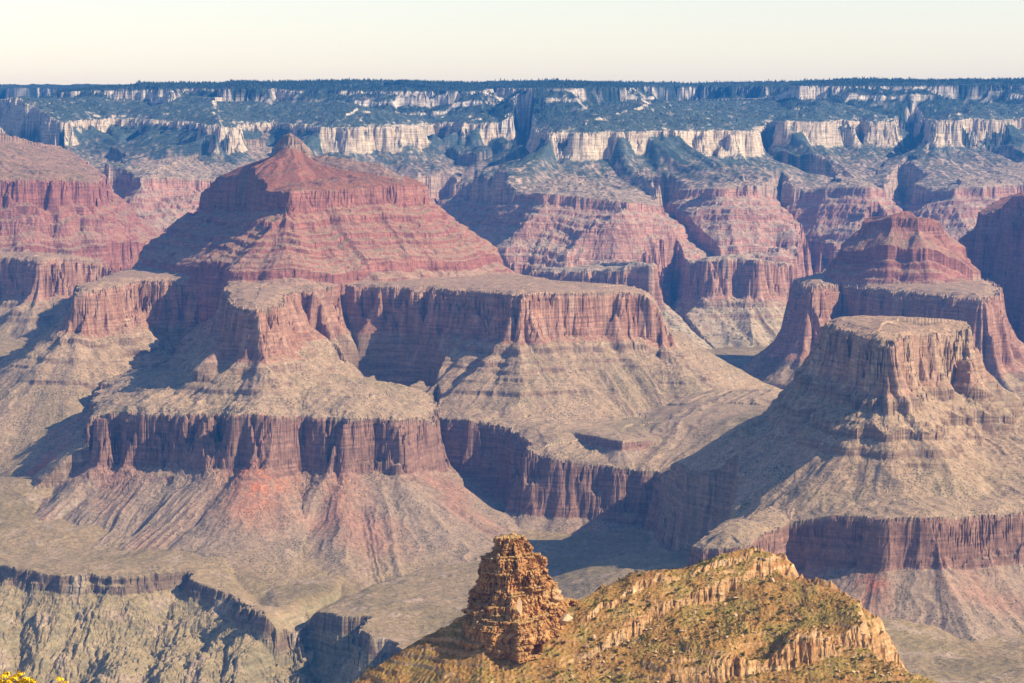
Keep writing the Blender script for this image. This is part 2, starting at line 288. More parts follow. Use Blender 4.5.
    drop += np.clip(sg / 120, 0, 1) * (30 * ridge(pn(x / 170, y / 520, 31)) + 5 * ridge(pn(x / 52, y / 120, 32)) + 5 * ridge(pn(x / 18, y / 50, 33)) + 2 * ridge(pn(x / 8, y / 14, 34)))
    drop = np.where(sg > 0, np.maximum(drop, 0), 0)
    zg = np.minimum(z, zf - drop); cut = (sg > 0) & (zf - drop < z + 1); z = np.where(sg > 0, zg, z); lab[sg > 0] = -2; dep[sg > 0] = drop[sg > 0]
    return z.reshape(shp), lab.reshape(shp), dep.reshape(shp), hh.reshape(shp)

# ------------------------------------------------------------------ ground grid (finer where it is nearer)
def rows():
    ys = [1100.0]
    while ys[-1] < 20000:
        v = ys[-1]
        if v < 4050: st = 30
        elif v < 7900: st = v / 1500 * Q
        elif v < 15000: st = v / 1300 * Q
        else: st = 60
        ys.append(v + max(st, 1))
    return np.array(ys)
YR = rows()
UC = np.arange(-150, 1174.5, 1.0 * Q)
GX, GY = np.meshgrid((UC - 512) / F, YR); GX = GX * GY
Z, LAB, DEP, HH = build_heights(GX, GY)
print('grid', Z.shape)

# ------------------------------------------------------------------ colours of the rock (albedo)
def ramp(t, stops):
    k = np.array([s[0] for s in stops]); c = np.array([s[1] for s in stops], float)
    return np.stack([np.interp(t, k, c[:, j]) for j in range(3)], -1)
def mix(a, b, t):
    return a + (np.asarray(b) - a) * t[..., None]
def colours(X, Y, Z, LAB, DEP, HH):
    gy = np.gradient(Z, axis=0) / np.maximum(np.gradient(Y, axis=0), .1)
    gx = np.gradient(Z, axis=1) / np.gradient(X, axis=1)
    sl = np.sqrt(gx ** 2 + gy ** 2)
    steep = sstep(.75, 1.5, sl)
    x = X.astype(np.float32); y = Y.astype(np.float32)
    n1 = pn(x / 260, y / 260, 61); n2 = pn(x / 70, y / 70, 62); n3 = pn(x / 24, y / 24, 63)
    nz = pn(Z / 9.0, x / 900, 64); nz2 = pn(Z / 23.0, y / 1500, 65)
    col = np.zeros(Z.shape + (3,)); veg = np.zeros(Z.shape)
    typ = np.array([f.typ for f in FEATS] + ['gorge', 'floor']); T = typ[LAB]      # -1 -> floor, -2 -> gorge
    far = np.array([f.region in ('north_wall', 'far_rim') for f in FEATS] + [False, False])[LAB]
    d = DEP / np.maximum(HH, 1)
    # floor
    c = mix(mix(np.zeros(Z.shape + (3,)) + (.385, .305, .185), (.31, .255, .145), sstep(-.1, .6, n1)), (.42, .34, .25), sstep(.2, .9, n2 + .4 * n3))
    c0 = c
    m = T == 'floor'; col[m] = c[m]; veg[m] = .34
    c = mix(mix(np.zeros(Z.shape + (3,)) + (.38, .32, .185), np.where((DEP < 40)[..., None], (.22, .155, .11), (.28, .235, .145)), sstep(.7, 1.5, sl)), (.40, .32, .23), sstep(.1, .8, n2))
    m = T == 'gorge'; col[m] = c[m]; veg[m] = .35
    # tapeats / shinumo cliffs above the red shale
    cl = ramp(nz * .5 + .5, [(0, (.22, .125, .10)), (.5, (.29, .165, .125)), (1, (.37, .23, .17))])
    ta = mix(np.zeros(Z.shape + (3,)) + (.37, .295, .22), (.40, .25, .185), sstep(-.2, .7, n1 + .3 * n2))
    hz = np.exp(-((x - P(262, 490, 6250)[0]) / 95.0) ** 2 - ((y - 6250) / 200.0) ** 2) + np.exp(-((x - P(45, 462, 6650)[0]) / 60.0) ** 2 - ((y - 6600) / 120.0) ** 2) + .7 * np.exp(-((x - P(870, 580, 4800)[0]) / 32.0) ** 2 - ((y - 4780) / 80.0) ** 2) + .3 * np.exp(-((x - P(340, 500, 6250)[0]) / 40.0) ** 2 - ((y - 6200) / 150.0) ** 2)
    ta = mix(ta, (.52, .17, .085), np.clip(hz * (.75 + .6 * n3), 0, 1))
    top = mix(np.zeros(Z.shape + (3,)) + (.42, .325, .22), (.34, .28, .18), sstep(0, .7, n1))
    ta = mix(ta, c0, sstep(1.9, 2.6, d))
    c = np.where((d < .04)[..., None], top, mix(ta, cl, steep * (d < 1.25)))
    m = (T == 'tapeats') | (T == 'ledge'); col[m] = c[m]; veg[m] = .4
    # redwall over muav and bright angel shale
    st = pn(x / 30, y / 30, 66) + .5 * pn(x / 12, y / 12, 67)
    rw = ramp(st * .4 + .5 + .15 * nz, [(0, (.29, .14, .095)), (.45, (.39, .21, .145)), (.8, (.47, .29, .205)), (1, (.54, .38, .28))])
    bt = mix(np.zeros(Z.shape + (3,)) + (.44, .335, .225), (.36, .29, .185), sstep(-.2, .6, n1 + .4 * n2))
    bt = mix(bt, (.30, .19, .13), sstep(.9, 1.6, sl) * .8)
    bt = mix(bt, (.46, .37, .28), sstep(.25, .8, n3) * .5)
    t2 = mix(np.zeros(Z.shape + (3,)) + (.46, .33, .23), (.37, .28, .185), sstep(0, .7, n2))
    mesa = np.array([f.region == 'mesa' for f in FEATS] + [False, False])[LAB]
    rw = np.where(mesa[..., None], mix(rw, (.47, .34, .225), .35 + .5 * sstep(-.2, .5, n2)), rw)
    c = np.where((d < .05)[..., None], t2, np.where((d < 1.12)[..., None], mix(t2, rw, sstep(.5, 1.0, sl)), bt))
    m = T == 'redwall'; col[m] = c[m]; veg[m] = np.where(d[m] < .05, .4, .45)
    # supai
    su = ramp(nz2 * .5 + .5 + .3 * nz, [(0, (.26, .105, .085)), (.5, (.36, .155, .12)), (1, (.43, .235, .175))])
    sb = mix(np.zeros(Z.shape + (3,)) + (.42, .265, .185), (.34, .25, .165), sstep(-.2, .6, n2))
    sb = mix(sb, (.46, .33, .24), sstep(150, 330, DEP) * .7)
    hr = mix(np.zeros(Z.shape + (3,)) + (.35, .165, .11), (.27, .185, .12), sstep(0, .7, n2))
    he = mix(np.zeros(Z.shape + (3,)) + (.20, .185, .125), (.42, .30, .215), sstep(.0, .7, n2 + .7 * n3))
    lb = np.array([f.region == 'left_butte' for f in FEATS] + [False, False])[LAB]
    hr = np.where(far[..., None], he, hr); hr = np.where(lb[..., None], mix(np.zeros(Z.shape + (3,)) + (.40, .26, .18), (.27, .20, .13), sstep(-.2, .5, n2 + .5 * n3)), hr)
    c = np.where((d < .03)[..., None], hr, mix(sb, su, sstep(.5, 1.3, sl)))
    m = T == 'supai'; col[m] = c[m]; veg[m] = np.where(d[m] < .03, .45, .35)
    # the dark cap of the pyramid
    c = np.where((d < 1.05)[..., None], mix(np.zeros(Z.shape + (3,)) + (.36, .26, .20), (.24, .16, .12), sstep(-.2, .5, n3)), mix(hr, (.31, .135, .09), sstep(-.3, .5, n3)))
    m = T == 'cap'; col[m] = c[m]; veg[m] = .4
    # coconino and hermit
    cc = mix(np.zeros(Z.shape + (3,)) + (.54, .44, .32), (.42, .31, .22), sstep(-.1, .8, st))
    he = mix(np.zeros(Z.shape + (3,)) + (.072, .098, .094), (.41, .295, .22), sstep(-.5, .7, .5 * n2 + .8 * n3 + .35 * pn(x / 11, y / 11, 68) + np.clip((DEP - 190) / 130, -.7, .8)))  # dark scrub green tinted bluer, painting some distance haze into the colour
    c = np.where((d < .02)[..., None], mix(he, (.5, .42, .32), sstep(.6, 1.2, sl)), np.where((d < 1.1)[..., None], mix(he, cc, sstep(.6, 1.3, sl)), he))
    m = T == 'coco'; col[m] = c[m]; veg[m] = .8
    ka = mix(np.zeros(Z.shape + (3,)) + (.58, .50, .41), (.40, .33, .26), sstep(-.1, .7, st))
    fo = mix(np.zeros(Z.shape + (3,)) + (.034, .055, .054), (.08, .09, .075), sstep(.1, .8, n3))  # conifer green shifted to blue, adding painted haze to the far rim
    c = np.where((d < .02)[..., None], fo, mix(fo, ka, sstep(.75, 1.5, sl) * sstep(-.25, .2, n1 + .5 * n2 + .1)))
    m = T == 'kaibab'; col[m] = c[m]; veg[m] = .7
    # far slopes carry scrub
    gr = np.zeros(Z.shape + (3,)) + (.30, .25, .175)
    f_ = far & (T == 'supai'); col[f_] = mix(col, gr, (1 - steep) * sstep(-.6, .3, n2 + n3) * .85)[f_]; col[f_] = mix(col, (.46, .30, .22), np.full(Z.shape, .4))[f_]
    f_ = far & (T == 'redwall') & (d < 1.0); col[f_] = mix(col, gr, (1 - steep) * .4)[f_]
    # broad stains and mottling of the rock itself
    col = col * (1 + .10 * n3 + .08 * n2)[..., None]
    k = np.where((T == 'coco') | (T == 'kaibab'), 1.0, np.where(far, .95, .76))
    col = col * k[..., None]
    col = np.where((far | (sl > 1.1))[..., None], col, col * np.array((1.04, .95, .91)))
    return np.clip(col, .015, .8), veg, sl
COL, VEG, SL = colours(GX, GY, Z, LAB, DEP, HH)

# ------------------------------------------------------------------ materials
def new_mat(name):
    m = bpy.data.materials.new(name); m.use_nodes = True
    nt = m.node_tree; b = nt.nodes['Principled BSDF']
    b.inputs['Roughness'].default_value = .95; b.inputs['Specular IOR Level'].default_value = .08
    return m, nt, b
def N(nt, t, **kw):
    n = nt.nodes.new(t)
    for k, v in kw.items(): setattr(n, k, v)
    return n
def rock_material(name, dot=5.0, grain=9.0, bump=1.0, dotc=(.045, .055, .03)):
    m, nt, b = new_mat(name); L = nt.links.new
    at = N(nt, 'ShaderNodeAttribute', attribute_name='Col'); vg = N(nt, 'ShaderNodeAttribute', attribute_name='veg')
    geo = N(nt, 'ShaderNodeNewGeometry')
    mp = N(nt, 'ShaderNodeMapping'); mp.inputs['Scale'].default_value = (.006, .006, .16)
    L(geo.outputs['Position'], mp.inputs['Vector'])
    bands = N(nt, 'ShaderNodeTexNoise'); bands.inputs['Scale'].default_value = 1.0; bands.inputs['Detail'].default_value = 5; bands.inputs['Roughness'].default_value = .7
    L(mp.outputs[0], bands.inputs['Vector'])
    gn = N(nt, 'ShaderNodeTexNoise'); gn.inputs['Scale'].default_value = 1 / grain; gn.inputs['Detail'].default_value = 6; gn.inputs['Roughness'].default_value = .65
    L(geo.outputs['Position'], gn.inputs['Vector'])
    sep = N(nt, 'ShaderNodeSeparateXYZ'); L(geo.outputs['True Normal'], sep.inputs[0])
    stp = N(nt, 'ShaderNodeMapRange'); stp.inputs['From Min'].default_value = .85; stp.inputs['From Max'].default_value = .55
    L(sep.outputs['Z'], stp.inputs['Value'])
    r1 = N(nt, 'ShaderNodeMapRange'); r1.inputs['From Min'].default_value = .3; r1.inputs['From Max'].default_value = .7; r1.inputs['To Min'].default_value = .58; r1.inputs['To Max'].default_value = 1.38
    L(bands.outputs['Fac'], r1.inputs['Value'])
    bm = N(nt, 'ShaderNodeMix', data_type='FLOAT'); bm.inputs[2].default_value = 1.0
    L(stp.outputs[0], bm.inputs[0]); L(r1.outputs[0], bm.inputs[3])
    r2 = N(nt, 'ShaderNodeMapRange'); r2.inputs['From Min'].default_value = .28; r2.inputs['From Max'].default_value = .72; r2.inputs['To Min'].default_value = .66; r2.inputs['To Max'].default_value = 1.32
    L(gn.outputs['Fac'], r2.inputs['Value'])
    mu = N(nt, 'ShaderNodeMath', operation='MULTIPLY'); L(bm.outputs[0], mu.inputs[0]); L(r2.outputs[0], mu.inputs[1])
    vm = N(nt, 'ShaderNodeVectorMath', operation='SCALE'); L(at.outputs['Color'], vm.inputs[0]); L(mu.outputs[0], vm.inputs['Scale'])
    # bushes as dots on the gentler ground
    vo = N(nt, 'ShaderNodeTexVoronoi'); vo.inputs['Scale'].default_value = 1 / (dot * 2.4)
    L(geo.outputs['Position'], vo.inputs['Vector'])
    big = N(nt, 'ShaderNodeTexNoise'); big.inputs['Scale'].default_value = 1 / 60; big.inputs['Detail'].default_value = 3
    L(geo.outputs['Position'], big.inputs['Vector'])
    th = N(nt, 'ShaderNodeMath', operation='MULTIPLY'); L(big.outputs['Fac'], th.inputs[0]); L(vg.outputs['Fac'], th.inputs[1])
    th2 = N(nt, 'ShaderNodeMath', operation='MULTIPLY'); L(th.outputs[0], th2.inputs[0]); th2.inputs[1].default_value = 1.5
    lt = N(nt, 'ShaderNodeMath', operation='LESS_THAN'); L(vo.outputs['Distance'], lt.inputs[0]); L(th2.outputs[0], lt.inputs[1])
    fl = N(nt, 'ShaderNodeMath', operation='SUBTRACT'); fl.inputs[0].default_value = 1; L(stp.outputs[0], fl.inputs[1])
    df = N(nt, 'ShaderNodeMath', operation='MULTIPLY', use_clamp=True); L(lt.outputs[0], df.inputs[0]); L(fl.outputs[0], df.inputs[1])
    df2 = N(nt, 'ShaderNodeMath', operation='MULTIPLY'); L(df.outputs[0], df2.inputs[0]); df2.inputs[1].default_value = .7
    mx = N(nt, 'ShaderNodeMix', data_type='RGBA'); L(df2.outputs[0], mx.inputs[0]); L(vm.outputs[0], mx.inputs[6]); mx.inputs[7].default_value = (*dotc, 1)
    L(mx.outputs[2], b.inputs['Base Color'])
    bp = N(nt, 'ShaderNodeBump'); bp.inputs['Strength'].default_value = .9; bp.inputs['Distance'].default_value = bump
    ad = N(nt, 'ShaderNodeMath', operation='ADD'); L(gn.outputs['Fac'], ad.inputs[0]); L(bands.outputs['Fac'], ad.inputs[1])
    L(ad.outputs[0], bp.inputs['Height']); L(bp.outputs[0], b.inputs['Normal'])
    return m
M_MID = rock_material('canyon_rock', 2.8, 12.0, 2.0)
M_FAR = rock_material('far_canyon_rock', 9.0, 30.0, 5.0, (.05, .065, .04))

def mesh_from(name, V, Fc, mat, attrs=None, smooth=False):
    me = bpy.data.meshes.new(name)
    me.vertices.add(len(V)); me.vertices.foreach_set('co', np.ascontiguousarray(V, np.float32).ravel())
    k = Fc.shape[1]
    me.loops.add(Fc.size); me.loops.foreach_set('vertex_index', np.ascontiguousarray(Fc, np.int32).ravel())
    me.polygons.add(len(Fc)); me.polygons.foreach_set('loop_start', np.arange(0, Fc.size, k, dtype=np.int32))
    me.update(calc_edges=True)
    if not smooth: me.polygons.foreach_set('use_smooth', np.zeros(len(Fc), bool))
    else: me.polygons.foreach_set('use_smooth', np.ones(len(Fc), bool))
    if attrs:
        if 'Col' in attrs:
            a = me.color_attributes.new('Col', 'FLOAT_COLOR', 'POINT')
            c = np.concatenate([attrs['Col'], np.ones((len(V), 1))], 1).astype(np.float32); a.data.foreach_set('color', c.ravel())
        if 'veg' in attrs:
            a = me.attributes.new('veg', 'FLOAT', 'POINT'); a.data.foreach_set('value', attrs['veg'].astype(np.float32))
    me.materials.append(mat)
    o = bpy.data.objects.new(name, me); scene.collection.objects.link(o)
    return o
def tag(o, label=None, cat=None, group=None, kind=None):
    if label: o['label'] = label
    if cat: o['category'] = cat
    if group: o['group'] = group
    if kind: o['kind'] = kind
    return o

# ------------------------------------------------------------------ cut the ground into its landforms (shared borders)
REG = {'pyramid': ('pyramid_hill', 'tall stepped red pyramid butte with a small dark rock knob on its summit', 'butte'),
       'benches': ('cliff_terrain', 'dark purple brown cliff bench and shaded side canyon in the middle of the canyon', 'cliff bench'),
       'mesa': ('mesa_hill', 'flat topped tan mesa with a sunlit right cliff and a shaded left side', 'mesa'),
       'red_butte': ('butte_hill', 'hazy pink stepped butte standing just behind the flat topped mesa', 'butte'),
       'shaded_butte': ('shaded_hill', 'purple butte wholly in shadow at the right edge of the view', 'butte'),
       'left_butte': ('terraced_hill', 'pink red terraced cliff at the left edge behind the big pyramid butte', 'butte'),
       'north_wall': ('canyon_wall_hills', 'long blue hazy canyon wall with cream cliff bands and a forested flat rim', 'canyon wall'),
       'far_rim': ('far_rim_hills', 'faint blue farthest rim showing at the upper left skyline', 'canyon rim'),
       'floor': ('canyon_floor_terrain', 'olive tan canyon floor with washes, gullied slopes and a dark inner gorge', 'canyon floor')}
keys = list(REG)
reg_of = np.array([keys.index(f.region) for f in FEATS] + [keys.index('floor')] * 2)
RV = reg_of[LAB]
nr, nc = Z.shape
V = np.stack([GX.ravel(), GY.ravel(), Z.ravel()], -1)
ii = (np.arange(nr - 1)[:, None] * nc + np.arange(nc - 1)[None]).ravel()
quads = np.stack([ii, ii + 1, ii + nc + 1, ii + nc], -1)
RF = RV[:-1, :-1].ravel()
COLF = COL.reshape(-1, 3); VEGF = VEG.ravel()
for k, key in enumerate(keys):
    q = quads[RF == k]
    if not len(q): continue
    u, inv = np.unique(q, return_inverse=True)
    nm, lb, ct = REG[key]
    o = mesh_from(nm, V[u], inv.reshape(-1, 4), M_FAR if key in ('north_wall', 'far_rim') else M_MID, {'Col': COLF[u], 'veg': VEGF[u]})
    tag(o, lb, ct, kind='structure')


# ------------------------------------------------------------------ trees of the far rim: a wood that reads as one mass
def rim_forest():
    iK = [i for i, f in enumerate(FEATS) if f.name == 'KN'][0]; iF = [i for i, f in enumerate(FEATS) if f.name == 'FN'][0]
    iC = [i for i, f in enumerate(FEATS) if f.name == 'CN'][0]
    ok = (((LAB == iK) | (LAB == iF)) & (SL < .6) & (GY < 16500)) | ((LAB == iC) & (DEP < -2) & (SL < .6))
    idx = np.nonzero(ok.ravel())[0]; r = np.random.RandomState(11)
    w = np.where(LAB.ravel()[idx] == iC, .03, 1.0); w /= w.sum()
    idx = r.choice(idx, min(16000, len(idx)), replace=False, p=w)
    n = len(idx); k = 5
    base = V[idx] + np.stack([r.uniform(-6, 6, n), r.uniform(-5, 5, n), np.zeros(n)], -1)
    h = r.uniform(8, 19, n); rad = h * r.uniform(.2, .34, n)
    a = np.arange(k) / k * 2 * np.pi + r.rand(n, 1) * 6
    lo = np.stack([base[:, :1] + np.cos(a) * rad[:, None], base[:, 1:2] + np.sin(a) * rad[:, None], np.repeat(base[:, 2:] + h[:, None] * .08, k, 1)], -1)
    mid = np.stack([base[:, :1] + np.cos(a + .6) * rad[:, None] * .72, base[:, 1:2] + np.sin(a + .6) * rad[:, None] * .72, base[:, 2:] + h[:, None] * (.5 + r.uniform(-.1, .1, (n, k)))], -1)
    top = base + np.stack([np.zeros(n), np.zeros(n), h], -1)
    Vv = np.concatenate([lo, mid, top[:, None]], 1).reshape(-1, 3)
    fs = []
    for j in range(k):
        j2 = (j + 1) % k
        fs += [(j, j2, k + j2), (j, k + j2, k + j), (k + j, k + j2, 2 * k)]
    fs = np.array(fs)
    Ff = (np.arange(n)[:, None, None] * (2 * k + 1) + fs[None]).reshape(-1, 3)
    c = np.array((.034, .054, .042)) * r.uniform(.6, 1.6, (n, 1)); c = np.repeat(c, 2 * k + 1, 0)
    m, nt, b = new_mat('conifer_green'); at = N(nt, 'ShaderNodeAttribute', attribute_name='Col'); nt.links.new(at.outputs['Color'], b.inputs['Base Color'])
    o = mesh_from('rim_forest', Vv, Ff, m, {'Col': c})
    tag(o, 'dark conifer forest covering the flat top of the far canyon rim', 'forest', kind='stuff')
rim_forest()

# ------------------------------------------------------------------ near ridge
T30 = math.tan(math.radians(29))
def RS(u, v):
    y = (442 + T30 * 1800) / (T30 - slope_v(v)); return (xs_u(u, v) * y, y)
RIDGE = np.array([((334 - 512) / F * 1850, 1850), ((365 - 512) / F * 1862, 1862), ((420 - 512) / F * 1868, 1868), ((500 - 512) / F * 1872, 1872)] + [RS(*p) for p in [(575, 606), (592, 590), (640, 573), (700, 562), (752, 550), (774, 553), (790, 572), (820, 581), (845, 592), (856, 613), (862, 640), (882, 660), (920, 674), (965, 692)]] + [((1010 - 512) / F * 1680, 1680), ((330 - 512) / F * 1680, 1680)])
BAND = np.array([RS(*p) for p in [(560, 668), (592, 652), (612, 638), (640, 618), (668, 604), (700, 594), (735, 580), (772, 560), (795, 545)]])
BAND2 = np.array([RS(*p) for p in [(600, 700), (690, 684), (750, 674), (800, 664), (835, 652), (866, 642), (890, 630)]])
BAND3 = np.array([RS(*p) for p in [(560, 640), (600, 612), (640, 590), (690, 575), (740, 562), (760, 550)]])
def line_side(px, py, L):
    d, _, bi, bt = polydist(px, py, L, False)
    a = L[bi]; b = L[bi + 1]
    sd = (b[:, 0] - a[:, 0]) * (py - a[:, 1]) - (b[:, 1] - a[:, 1]) * (px - a[:, 0])
    tt = (bi + bt) / (len(L) - 1)
    return np.where(sd > 0, d, -d), tt          # positive on the far (upper) side
def axis_(lo, hi, st, ext):
    a = list(np.arange(lo, hi, st)); d = st; l = a[0]; left = []
    while l > lo - ext: d *= 1.12; l -= d; left.append(l)
    d = st; h = a[-1]; right = []
    while h < hi + ext: d *= 1.12; h += d; right.append(h)
    return np.array(left[::-1] + a + right)
def ridge_height(x, y):
    N40 = pn(x / 40, y / 40, 71); N15 = pn(x / 15, y / 15, 72); N6 = pn(x / 6, y / 6, 73); N3 = pn(x / 2.6, y / 2.6, 74)
    rg = lambda a: 1 - 2 * np.abs(a)
    z = -442 + T30 * (y - 1800) + 3.0 * N40 + 1.6 * N15
    z = z - .47 * np.maximum(-28 - x, 0)
    blk = 1.7 * np.round(2.2 * pn(x / 8, y / 20, 76)) + .9 * np.round(2.5 * pn(x / 3.6, y / 9, 77))
    e1, t1 = line_side(x + 5 * N15, y + 5 * N15 + 1.2 * rg(N6) + blk, BAND)
    fade = sstep(0, .12, t1) * (1 - sstep(.88, 1, t1)) * np.clip(.75 + .9 * N40, .25, 1.2)
    z = z + 10.5 * fade * (np.interp(e1, [-75, -1.5, 0, .8, 1.8, 3.2], [0, -1, -.62, -.55, -.15, 0]))
    e2, t2 = line_side(x + 5 * N15, y + 4 * N15 + 1.2 * rg(N6) + blk, BAND2)
    f2 = sstep(0, .15, t2) * np.clip(.8 + .9 * N40, .3, 1.2)
    z = z + 13 * f2 * (np.interp(e2, [-2, 0, 1, 2.4, 3.4, 5, 7, 70], [0, .3, .36, .62, .68, .95, 1, .0]))
    e3, t3 = line_side(x + 4 * N15, y + 4 * N15 + 1.0 * rg(N6) + blk, BAND3)
    z = z + 4.0 * sstep(0, .2, t3) * np.clip(.5 + 1.2 * N40, 0, 1) * np.interp(e3, [-1, 0, 1.4, 25], [0, .5, 1, 0])
    # thin ledges at the level of the beds
    tz = z / 6.5 + .35 * N40; fr = tz - np.floor(tz)
    z = z + 2.6 * np.clip(.2 + 1.3 * pn(x / 55, y / 55, 75), 0, 1) * (sstep(.62, .86, fr) - fr)
    z = z + .75 * rg(N6) + .5 * N3 + .5 * np.round(2 * np.maximum(N15 + .4 * N6, 0))
    d, ins, bi, bt = polydist(x + 3 * N15 + 1.5 * N6, y + 4 * N15 + 2.0 * rg(N6), RIDGE)
    s = np.where(ins, -d, d)
    z = z - np.interp(s, [-9, 0, 2, 6, 9, 22, 28, 110, 500, 1500], [0, 1.2, 5, 14, 16, 27, 42, 190, 640, 720]) + np.clip(s / 25, 0, 1) * (5 * rg(N15) + 2.5 * rg(N6) + 9 * rg(N40))
    return z, np.abs(e1), np.abs(e2), s
fx = axis_(-165, 350, .85 * Q, 620); fy = axis_(1700, 2010, .85 * Q, 560)
RX, RY = np.meshgrid(fx, fy)
rz, re1, re2, rs_ = ridge_height(RX.ravel().astype(np.float32), RY.ravel().astype(np.float32))
RZ = rz.reshape(RX.shape)
def ridge_patch():
    sx = np.gradient(RZ, axis=1) / np.gradient(RX, axis=1); sy = np.gradient(RZ, axis=0) / np.gradient(RY, axis=0)
    sl = np.sqrt(sx ** 2 + sy ** 2)
    x = RX.astype(np.float32); y = RY.astype(np.float32)
    a = pn(x / 34, y / 34, 81); b_ = pn(x / 11, y / 11, 82); c_ = pn(x / 3.4, y / 3.4, 83); nz = pn(RZ / 2.1, x / 160, 84)
    z0 = np.zeros(RZ.shape + (3,))
    soil = mix(z0 + (.42, .255, .09), (.36, .28, .09), sstep(-.25, .4, a + .5 * b_))
    soil = mix(soil, (.26, .20, .07), sstep(.2, .8, b_ + .5 * c_) * .6)
    soil = mix(soil, (.33, .17, .075), sstep(.15, .7, pn(x / 22, y / 22, 85) + .5 * c_) * .7)
    rock = ramp(nz * .5 + .5 + .2 * b_, [(0, (.36, .17, .075)), (.5, (.55, .36, .185)), (1, (.70, .54, .34))])
    col = mix(soil, rock, sstep(.75, 1.35, sl))
    col = col * (1 + .16 * c_)[..., None] * np.array((.70, .65, .62))
    u, q = np.unique(np.arange(RZ.size), return_inverse=True)
    n1, n2 = RZ.shape
    i = (np.arange(n1 - 1)[:, None] * n2 + np.arange(n2 - 1)[None]).ravel()
    fq = np.stack([i, i + 1, i + n2 + 1, i + n2], -1)
    mt = rock_material('near_ridge_rock', .9, 2.2, .5, (.075, .08, .025))
    o = mesh_from('near_ridge_terrain', np.stack([RX.ravel(), RY.ravel(), RZ.ravel()], -1), fq, mt, {'Col': np.clip(col, .02, .8).reshape(-1, 3), 'veg': np.full(RZ.size, .42)})
    tag(o, 'golden brown near ridge with pale ledges, orange grass and scrub', 'ridge', kind='structure')
    return sl
RSL = ridge_patch()
def ridge_at(x, y):
    j = np.clip(np.searchsorted(fx, x) - 1, 0, len(fx) - 2); i = np.clip(np.searchsorted(fy, y) - 1, 0, len(fy) - 2)
    tx = (x - fx[j]) / (fx[j + 1] - fx[j]); ty = (y - fy[i]) / (fy[i + 1] - fy[i])
    return (RZ[i, j] * (1 - tx) + RZ[i, j + 1] * tx) * (1 - ty) + (RZ[i + 1, j] * (1 - tx) + RZ[i + 1, j + 1] * tx) * ty
def ridge_sl(x, y):
    return RSL[np.clip(np.searchsorted(fy, y), 0, len(fy) - 1), np.clip(np.searchsorted(fx, x), 0, len(fx) - 1)]

